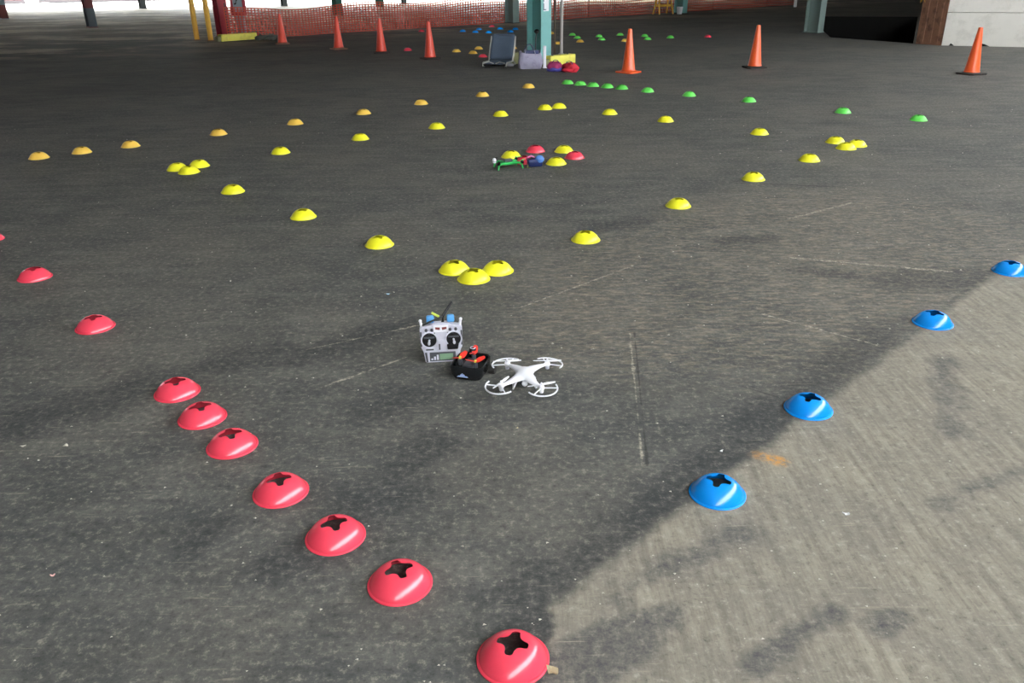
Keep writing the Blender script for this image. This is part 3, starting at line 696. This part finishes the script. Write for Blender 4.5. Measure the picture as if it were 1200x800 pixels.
q = MB(); q.tube([(0, 0, 0), (0.02, 0, 0.5), (0.035, 0, 0.58)], 0.012, 8); q.build('mast', M['dkgrey'], t)
q = MB(); q.lathe([(0.02, 0.575), (0.045, 0.60), (0.045, 0.625), (0.02, 0.65)], 14, (0.035, 0, 0)); q.build('head', M['black'], t)
q = MB(); q.lathe([(0.06, 0), (0.055, 0.015), (0.012, 0.025)], 14); q.build('foot', M['black'], t)
t = thing('white_board', (0.672, 15.60, 0), 'narrow white board leaning upright beside the grey tote bag', 'board', 0.05)
q = MB(); q.box((0, 0, 0.19), (0.055, 0.03, 0.38), bev=0.006); q.build('board', M['white'], t)
q = MB(); q.box((0, 0, 0.006), (0.075, 0.10, 0.012), bev=0.003); q.build('foot', M['white'], t)
t = thing('olive_case', (0.16, 16.40, 0), 'olive carton standing between the folding chair and the tote', 'box', 0.1)
q = MB(); q.box((0, 0, 0.10), (0.15, 0.14, 0.20), bev=0.008); q.build('carton', M['olive'], t)
for sx in (-1, 1):
    q = MB(); q.box((sx * 0.04, 0, 0.205), (0.075, 0.138, 0.006)); q.build('flap', M['olive'], t)
t = thing('paper_plate', (0.05, 15.98, 0), 'white crumpled wrapper lying before the chair', 'wrapper', 0.1)
q = MB(); q.lathe([(0.02, 0.0), (0.06, 0.004), (0.075, 0.03), (0.078, 0.032), (0.055, 0.045), (0.02, 0.05)], 18); q.build('wrapper', M['whitedim'], t)
def duffel(x, y, rz, dims, m1, m2, label, seed):
    t = thing('duffel_bag', (x, y, 0), label, 'bag', rz)
    rnd = random.Random(seed)
    def lump(name, c, r, m):
        q = MB(); q.ball((0, 0, 0), (1, 1, 1), 4)
        ph = [rnd.uniform(0, 6) for _ in range(4)]
        for v in q.bm.verts:
            k = 1 + 0.07 * math.sin(5 * v.co.x + ph[0]) * math.sin(4 * v.co.z + ph[1]) + 0.05 * math.sin(9 * v.co.y + ph[2] + 4 * v.co.x)
            v.co = Vector((v.co.x * r[0] * k + c[0], v.co.y * r[1] * k + c[1], max(0.0, v.co.z * r[2] * k + c[2])))
        return q.build(name, m, t, auto=False)
    lx, ly, lz = dims
    lump('bag_body', (0, 0, lz * 0.5), (lx / 2, ly / 2, lz * 0.56), m1)
    lump('lower_panel', (0, -0.01, lz * 0.22), (lx / 2 * 1.02, ly / 2 * 1.04, lz * 0.34), m2)
    q = MB(); q.tube([(-lx * 0.22, -ly * 0.30, lz * 0.88), (-lx * 0.15, -ly * 0.28, lz * 1.15), (0, -ly * 0.22, lz * 1.22), (lx * 0.15, -ly * 0.28, lz * 1.15), (lx * 0.22, -ly * 0.30, lz * 0.88)], 0.012, 8, flat=0.5); q.build('strap', M['navy'], t)
    q = MB(); q.tube([(-lx * 0.38, 0, lz * 0.84), (-lx * 0.2, 0, lz * 1.0), (lx * 0.2, 0, lz * 1.03), (lx * 0.38, 0, lz * 0.84)], 0.007, 6); q.build('zip', M['navy'], t)
duffel(0.83, 15.06, 0.15, (0.27, 0.20, 0.16), M['duffelmag'], M['duffelblue'], 'magenta and violet-blue duffel bag in front of the yellow curb', 4)
duffel(1.09, 14.92, -0.5, (0.30, 0.18, 0.15), M['duffelred'], M['duffelred'], 'bright red duffel bag next to the magenta one', 9)

# ------------------------------------------------------------------ silver transmitter
tx = thing('radio_transmitter', (-0.325, 3.44, 0), 'silver radio transmitter with two stick wells and a green screen', 'transmitter', 0.10, rx=-0.16)
TM = Matrix(((1, 0, 0, 0), (0, 0, 1, 0), (0, 1, 0, 0), (0, 0, 0, 1)))    # (x, z, depth) -> (x, depth, z)
def tp(poly, y0, y1, name, mat, parent=None, smooth=False, bev=0.0):
    q = MB(); q.prism(poly, y0, y1, TM)
    if bev:
        bmesh.ops.recalc_face_normals(q.bm, faces=q.bm.faces)
        bmesh.ops.bevel(q.bm, geom=list(q.bm.edges), offset=bev, segments=2, affect='EDGES')
    return q.build(name, mat, parent or tx, smooth=True)
body = [(-0.078, 0.0), (0.078, 0.0), (0.086, 0.055), (0.097, 0.075), (0.098, 0.165), (0.090, 0.172), (0.045, 0.178), (0.038, 0.186), (-0.038, 0.186), (-0.045, 0.178), (-0.090, 0.172), (-0.098, 0.165), (-0.097, 0.075), (-0.086, 0.055)]
tp(body, 0.0, 0.055, 'case', M['silver'], bev=0.004)
tp([(-0.045, 0.01), (0.045, 0.01), (0.05, 0.12), (-0.05, 0.12)], 0.055, 0.085, 'battery_hump', M['silver'], bev=0.006)
tp([(-0.058, 0.008), (0.062, 0.008), (0.062, 0.050), (-0.058, 0.050)], -0.004, 0.0, 'screen_bezel', M['dkgrey'], bev=0.001)
tp([(-0.012, 0.014), (0.050, 0.014), (0.050, 0.042), (-0.012, 0.042)], -0.006, -0.004, 'screen', M['lcd'])
for k in range(3):
    tp([(-0.052 + 0.013 * k, 0.014), (-0.043 + 0.013 * k, 0.014), (-0.043 + 0.013 * k, 0.022 + 0.008 * k), (-0.052 + 0.013 * k, 0.022 + 0.008 * k)], -0.006, -0.004, 'button', M['silver'])
for sx in (-1, 1):
    cx, cz = sx * 0.056, 0.110
    G = Matrix.Translation((cx, 0, cz)) @ Matrix.Rotation(PI / 2, 4, 'X')
    q = MB(); q.lathe([(0.040, -0.002), (0.040, 0.005), (0.036, 0.006), (0.033, 0.003)], 30, M=G, cap=False); q.build('gimbal_ring', M['silver'], tx)
    q = MB(); q.lathe([(0.033, -0.001), (0.033, 0.0025), (0.02, 0.004), (0.008, 0.0045)], 30, M=G); g = q.build('stick_well', M['black'], tx)
    q = MB(); q.tube([(cx, -0.002, cz), (cx + sx * 0.002, -0.025, cz - 0.008)], [0.005, 0.004], 10); q.tube([(cx + sx * 0.002, -0.025, cz - 0.008), (cx + sx * 0.002, -0.037, cz - 0.011)], [0.0065, 0.0055], 10); q.build('stick', M['silver'], tx)
    q = MB(); q.box((cx, -0.004, cz + 0.012), (0.05, 0.006, 0.008), bev=0.001); q.build('slot_bar', M['dkgrey'], tx)
    q = MB(); q.box((cx - sx * 0.0, -0.003, 0.064), (0.036, 0.006, 0.006), bev=0.001); q.build('trim_slider', M['dkgrey'], tx)
    # corner switch and blue shoulder lever
    q = MB(); q.tube([(sx * 0.088, 0.02, 0.168), (sx * 0.093, 0.012, 0.20)], [0.007, 0.0055], 10); q.ball((sx * 0.093, 0.012, 0.20), (0.008, 0.008, 0.008), 2); q.build('toggle_switch', M['white'], tx)
    q = MB(); q.box((sx * 0.047, 0.03, 0.202), (0.036, 0.026, 0.036), bev=0.008); q.build('shoulder_knob', M['sky'], tx)
    for j in (0, 1):
        q = MB(); q.lathe([(0.007, 0), (0.007, 0.012), (0.005, 0.014)], 12, M=Matrix.Translation((sx * (0.068 - 0.026 * j), 0, 0.158)) @ Matrix.Rotation(PI / 2, 4, 'X')); q.build('dial', M['dkgrey'], tx)
tp([(0.026, 0.062), (0.074, 0.062), (0.080, 0.092), (0.024, 0.088)], -0.010, -0.002, 'black_pad', M['black'], bev=0.002)
tp([(-0.02, 0.055), (0.018, 0.055), (0.022, 0.098), (0.0, 0.112), (-0.02, 0.098)], -0.005, 0.0, 'center_panel', M['silver'], bev=0.001)
tp([(-0.014, 0.062), (-0.007, 0.062), (-0.007, 0.09), (-0.014, 0.09)], -0.007, -0.005, 'rocker', M['dkgrey'])
tp([(-0.034, 0.146), (0.034, 0.146), (0.034, 0.178), (-0.034, 0.178)], -0.004, 0.0, 'badge_plate', M['white'], bev=0.001)
for sx in (-1, 1):
    tp([(sx * 0.006, 0.156), (sx * 0.026, 0.160), (sx * 0.026, 0.170), (sx * 0.004, 0.168)][::sx], -0.0055, -0.004, 'badge_mark', M['rustred'])
for sx in (-1, 1):
    tp([(sx * 0.090, 0.080), (sx * 0.0965, 0.080), (sx * 0.0965, 0.150), (sx * 0.090, 0.150)][::sx], -0.003, 0.0, 'side_grip', M['dkgrey'])
    for k in range(3):
        tp([(sx * (0.028 + 0.012 * k), 0.138), (sx * (0.034 + 0.012 * k), 0.138), (sx * (0.034 + 0.012 * k), 0.144), (sx * (0.028 + 0.012 * k), 0.144)][::sx], -0.004, 0.0, 'key', M['dkgrey'])
    tp([(sx * 0.066, 0.004), (sx * 0.074, 0.004), (sx * 0.080, 0.05), (sx * 0.070, 0.05)][::sx], -0.003, 0.0, 'corner_pad', M['dkgrey'] if sx < 0 else M['silver'])
q = MB(); q.tube([(-0.085, 0.012, 0.178), (-0.045, 0.015, 0.194), (-0.01, 0.02, 0.206), (0.012, 0.025, 0.212)], 0.0045, 8); q.build('carry_handle', M['black'], tx)
q = MB(); q.box((-0.022, 0.03, 0.218), (0.040, 0.010, 0.010), M=Matrix.Translation((-0.022, 0.03, 0.222)) @ Matrix.Rotation(0.55, 4, 'Y') @ Matrix.Translation((0.022, -0.03, -0.218)), bev=0.002); q.build('antenna_clip', M['lime'], tx)
q = MB(); q.tube([(0.010, 0.03, 0.185), (0.012, 0.032, 0.215), (0.058, 0.05, 0.275)], [0.008, 0.007, 0.0045], 10); q.build('antenna', M['black'], tx)

# ------------------------------------------------------------------ black tray-shaped copter with red blades
BX = thing('black_copter', (-0.188, 3.318, 0), 'black box-bodied copter with red blades beside the transmitter', 'drone', -0.30)
def rrect(w_, d_, r, n=5):
    out = []
    for cx, cy, a0 in ((w_ / 2 - r, -d_ / 2 + r, -PI / 2), (w_ / 2 - r, d_ / 2 - r, 0), (-w_ / 2 + r, d_ / 2 - r, PI / 2), (-w_ / 2 + r, -d_ / 2 + r, PI)):
        for k in range(n + 1):
            a = a0 + PI / 2 * k / n; out.append((cx + r * math.cos(a), cy + r * math.sin(a)))
    return out
q = MB(); bm = q.bm; rings = []
for z, w_, d_, r in ((0.006, 0.118, 0.128, 0.025), (0.002, 0.128, 0.138, 0.028), (0.02, 0.146, 0.156, 0.032), (0.058, 0.152, 0.164, 0.034), (0.067, 0.150, 0.162, 0.033), (0.069, 0.144, 0.156, 0.031), (0.066, 0.136, 0.148, 0.028), (0.046, 0.128, 0.140, 0.026)):
    rings.append([bm.verts.new((x, y, z)) for x, y in rrect(w_, d_, r)])
nn = len(rings[0])
for a, c in zip(rings, rings[1:]):
    for k in range(nn): bm.faces.new((a[k], a[(k + 1) % nn], c[(k + 1) % nn], c[k]))
bm.faces.new(rings[0][::-1]); bm.faces.new(rings[-1])
q.build('shell', M['black'], BX)
q = MB(); q.box((0.0, 0.0, 0.052), (0.05, 0.09, 0.012), bev=0.004); q.build('deck', M['dkgrey'], BX)
def blade2(parent, c, L, ang, tilt, mat, wd=0.016, hubr=0.006, hubm=None):
    for s_ in (0, 1):
        q = MB(); T = Matrix.Translation(c) @ Matrix.Rotation(ang + s_ * PI, 4, 'Z') @ Matrix.Rotation(tilt, 4, 'Y')
        pts = [(0.004, -0.3), (0.25, -0.5), (0.6, -0.45), (0.95, -0.28), (1.0, 0.0), (0.95, 0.22), (0.5, 0.42), (0.2, 0.35), (0.004, 0.2)]
        q.prism([(u * L, v * wd) for u, v in pts], -0.001, 0.0012, T @ Matrix.Rotation(0.25, 4, 'X')); q.build('propeller_blade', mat, parent)
    q = MB(); q.lathe([(hubr, -0.004), (hubr, 0.005), (hubr * 0.5, 0.008)], 12, c); q.build('hub', hubm or mat, parent)
for x, y, a in ((-0.045, -0.012, 1.2), (0.034, -0.030, 0.62), (0.0, 0.045, 1.65)):
    q = MB(); q.lathe([(0.010, 0.046), (0.010, 0.070), (0.004, 0.074)], 14, (x, y, 0)); q.build('motor', M['dkgrey'], BX)
    blade2(BX, (x, y, 0.079), 0.048, a, -0.35 if y < 0 else -0.5, M['prop'], 0.030, 0.006, M['lime'] if y < 0 else M['prop'])
q = MB(); q.lathe([(0.016, 0.05), (0.018, 0.088), (0.014, 0.095), (0.004, 0.097)], 18, (-0.012, 0.068, 0)); q.build('rear_knob', M['black'], BX)
q = MB(); q.tube([(-0.012 + 0.011 * math.cos(2 * PI * k / 16), 0.068 + 0.011 * math.sin(2 * PI * k / 16), 0.0965) for k in range(16)], 0.0018, 6, closed=True); q.build('knob_ring', M['silver'], BX)
q = MB(); q.lathe([(0.018, 0.0), (0.021, 0.003), (0.021, 0.027), (0.018, 0.03)], 20, M=Matrix.Translation((0.078, 0.026, 0.0205)) @ Matrix.Rotation(PI / 2, 4, 'Y')); q.build('side_wheel', M['rubber'], BX)
FM = Matrix.Translation((-0.012, -0.0775, 0.030)) @ Matrix.Rotation(PI / 2, 4, 'X')
for tri in ([(-0.026, -0.012), (0.026, -0.012), (0.020, -0.006), (-0.018, -0.006)], [(-0.012, -0.004), (0.012, -0.004), (0.008, 0.002), (-0.007, 0.002)], [(-0.004, 0.004), (0.004, 0.004), (0.0, 0.014)]):
    q = MB(); q.prism(tri, -0.003, 0.0022, FM); q.build('emblem', M['mark'], BX, smooth=False)

# ------------------------------------------------------------------ white quadcopter
qc = Vector((0.052, 3.195, 0))
QD = thing('quadcopter', tuple(qc), 'white quadcopter with curved propeller guards lying on the dark floor', 'drone')
mot = {'rl': (-0.075, 0.108), 'rr': (0.105, 0.104), 'fl': (-0.101, -0.100), 'fr': (0.070, -0.124)}
q = MB(); q.ball((0.0, 0.0, 0.056), (0.040, 0.062, 0.020), 3)
for k, (x, y) in mot.items():
    d = Vector((x, y, 0)); pts = []; rs = []
    for i in range(8):
        u = i / 7; cc_ = d * u
        # arms sweep: leave the body along y, then bend out to the motor
        pts.append((cc_.x * (0.55 + 0.45 * u), cc_.y, 0.054 + 0.004 * math.sin(u * PI) - 0.004 * u)); rs.append(0.030 * (1 - u) ** 1.3 + 0.0095)
    q.tube(pts, rs, 12, flat=0.55)
    q.lathe([(0.010, 0.040), (0.013, 0.045), (0.013, 0.060), (0.009, 0.064)], 14, (x, y, 0))
ob = q.build('airframe', M['white'], QD, auto=False)
rm = ob.modifiers.new('fuse', 'REMESH'); rm.mode = 'VOXEL'; rm.voxel_size = 0.0028; rm.use_smooth_shade = True
sm = ob.modifiers.new('soften', 'SMOOTH'); sm.factor = 0.6; sm.iterations = 6
bl_ang = {'rl': 0.05, 'rr': PI + 0.0, 'fl': 1.02, 'fr': 0.32}
for k, (x, y) in mot.items():
    a0 = math.atan2(y, x); Rg = 0.068
    n_ = 18; arc = [a0 - 1.45 + 2.9 * i / (n_ - 1) for i in range(n_)]
    q = MB(); q.tube([(x + Rg * math.cos(a), y + Rg * math.sin(a), 0.052 - 0.006 * math.cos((a - a0))) for a in arc], 0.0036, 8)
    for a in (a0 - 1.05, a0 + 1.05):
        q.tube([(x + 0.008 * math.cos(a), y + 0.008 * math.sin(a), 0.050), (x + Rg * math.cos(a), y + Rg * math.sin(a), 0.049)], 0.0028, 6)
    q.build('propeller_guard', M['white'], QD)
    blade2(QD, (x, y, 0.068), 0.064, bl_ang[k], 0.0, M['white'], 0.014, 0.005)
for sx in (-1, 1):
    q = MB(); q.tube([(sx * 0.030, -0.030, 0.045), (sx * 0.048, -0.045, 0.012), (sx * 0.050, -0.040, 0.004), (sx * 0.050, 0.040, 0.004), (sx * 0.048, 0.045, 0.012), (sx * 0.030, 0.030, 0.045)], 0.0042, 8); q.build('landing_skid', M['white'], QD)
q = MB(); q.box((0, 0, 0.034), (0.05, 0.075, 0.022), bev=0.006); q.build('battery_bay', M['dkgrey'], QD)
q = MB(); q.ball((0.0, -0.055, 0.036), (0.013, 0.013, 0.012), 3); q.build('camera_pod', M['white'], QD)
for k, (x, y) in mot.items():
    q = MB(); q.lathe([(0.008, 0.028), (0.0095, 0.034), (0.0095, 0.042)], 12, (x, y, 0)); q.build('motor_foot', M['white' if y < 0 else 'silver'], QD)

# ------------------------------------------------------------------ green racing drone and headset
gd = thing('racing_drone', (-0.01, 7.50, 0), 'small green quadcopter with black motors before the central cones', 'drone', 0.35)
q = MB(); q.box((0, 0, 0.045), (0.15, 0.085, 0.022), bev=0.006); q.build('center_plate', M['brgreen'], gd)
q = MB(); q.box((0.0, 0, 0.066), (0.08, 0.04, 0.03), bev=0.008); q.build('electronics_stack', M['dkgrey'], gd)
for x, y in ((-0.115, -0.07), (-0.105, 0.075), (0.11, -0.075), (0.105, 0.07)):
    q = MB(); q.tube([(x * 0.3, y * 0.25, 0.044), (x * 0.7, y * 0.75, 0.052), (x, y, 0.042)], [0.030, 0.022, 0.014], 8, flat=0.5); q.build('arm', M['brgreen'], gd)
    q = MB(); q.lathe([(0.013, 0.045), (0.015, 0.05), (0.015, 0.068), (0.008, 0.072)], 14, (x, y, 0)); q.build('motor', M['black'], gd)
    blade2(gd, (x, y, 0.076), 0.058, random.uniform(0, 3), 0, M['black' if x < 0 else 'brgreen'], 0.014, 0.005)
    q = MB(); q.tube([(x * 0.95, y * 0.95, 0.045), (x * 1.05, y * 1.05, 0.0)], [0.009, 0.007], 8); q.build('landing_leg', M['brgreen'], gd)
q = MB(); q.lathe([(0.014, 0.05), (0.018, 0.07), (0.014, 0.09), (0.006, 0.094)], 14, (-0.125, 0.02, 0)); q.build('camera', M['white'], gd)
hs = thing('video_headset', (0.235, 7.53, 0), 'navy blue headset with a blue lens dome and pink strap', 'headset', 0.2)
q = MB(); q.box((0, 0, 0.038), (0.135, 0.085, 0.070), bev=0.016); q.build('shell', M['navy'], hs)
q = MB(); q.ball((0.042, -0.014, 0.068), (0.042, 0.040, 0.038), 3); q.build('lens_dome', M['ball'], hs)
q = MB(); q.tube([(-0.06, 0.02, 0.05), (-0.075, 0.0, 0.085), (-0.03, 0.01, 0.098), (0.0, 0.02, 0.078)], 0.014, 8, flat=0.5); q.build('strap', M['pink'], hs)
q = MB(); q.tube([(-0.065, -0.02, 0.03), (-0.082, -0.04, 0.006), (-0.06, -0.07, 0.006)], 0.005, 6); q.build('cable', M['olive'], hs)

# ------------------------------------------------------------------ litter on the floor
def scrap(name, x, y, s_, mat, label, cat, seed, h=0.006):
    rnd = random.Random(seed); q = MB(); n_ = 11
    poly = [(s_[0] * (0.55 + 0.8 * rnd.random()) * math.cos(2 * PI * k / n_) / 2, s_[1] * (0.55 + 0.8 * rnd.random()) * math.sin(2 * PI * k / n_) / 2) for k in range(n_)]
    q.prism(poly, 0.0, 0.0012)
    for v in q.bm.verts: v.co.z += h * abs(v.co.x / (s_[0] / 2)) * (0.5 + rnd.random() * 0.5)
    o = q.build(name, mat, smooth=False); o.location = (x, y, 0.001); o.rotation_euler = (0, 0, rnd.uniform(0, 3))
    tag(o, label, cat)
scrap('dry_leaf', 0.092, 1.585, (0.040, 0.026), M['leafb'], 'tan dry leaf beside the first red disc cone', 'leaf', 1, 0.012)
scrap('paper_scrap', 1.103, 2.23, (0.022, 0.014), M['paper'], 'white paper scrap alone on the pale concrete', 'scrap', 2)
scrap('pebble_chip', -1.745, 2.741, (0.022, 0.018), M['chip'], 'pale round pebble chip on the dark floor near red cones', 'pebble', 3, 0.01)
scrap('paper_scrap', -1.91, 2.746, (0.026, 0.010), M['chip'], 'pale sliver of paper beside the round pebble chip', 'scrap', 4)
scrap('paper_scrap', -1.414, 1.987, (0.014, 0.009), M['pinkscrap'], 'tiny pinkish scrap on the dark floor, apart from the cones', 'scrap', 5)
scrap('paper_scrap', -0.695, 4.324, (0.022, 0.012), M['cyan'], 'pale blue scrap near the front yellow trio', 'scrap', 6)
scrap('paper_scrap', 0.782, 2.63, (0.018, 0.010), M['paper'], 'small white scrap on the dark side of the seam', 'scrap', 7)
scrap('paper_scrap', 0.015, 2.823, (0.014, 0.008), M['leafb'], 'small tan sliver in front of the white quadcopter', 'scrap', 8)
scrap('paper_scrap', -1.665, 4.576, (0.024, 0.010), M['chip'], 'pale sliver between the red row and yellow arm', 'scrap', 9)
# fine grit, too much to count
q = MB(); rnd = random.Random(11)
KEEP = [(o.location.x, o.location.y, 0.11) for o in C.objects if o.name.startswith('disc_cone')] + [(-0.325, 3.44, 0.16), (-0.188, 3.318, 0.15), (0.052, 3.195, 0.24), (0, 7.5, 0.25), (0.235, 7.53, 0.15)]
for k in range(700):
    y = 1.4 + 9 * rnd.random() ** 1.8; x = (rnd.random() - 0.5) * (1.5 * y + 1.2); s_ = rnd.uniform(0.0015, 0.0042) * (1 + 0.08 * y); a = rnd.uniform(0, 3)
    if any((x - a_) ** 2 + (y - b_) ** 2 < r_ * r_ for a_, b_, r_ in KEEP): continue
    pv_ = [q.bm.verts.new((x + s_ * math.cos(a + t_) * (1 + 0.6 * rnd.random()), y + s_ * math.sin(a + t_), 0.0005)) for t_ in (0, 2.1, 4.2)]
    tv = q.bm.verts.new((x, y, s_ * 0.9))
    for i in range(3): q.bm.faces.new((pv_[i], pv_[(i + 1) % 3], tv))
tag(q.build('floor_grit', M['chip'], smooth=False), 'pale grit scattered over the worn floor', 'grit', kind='stuff')
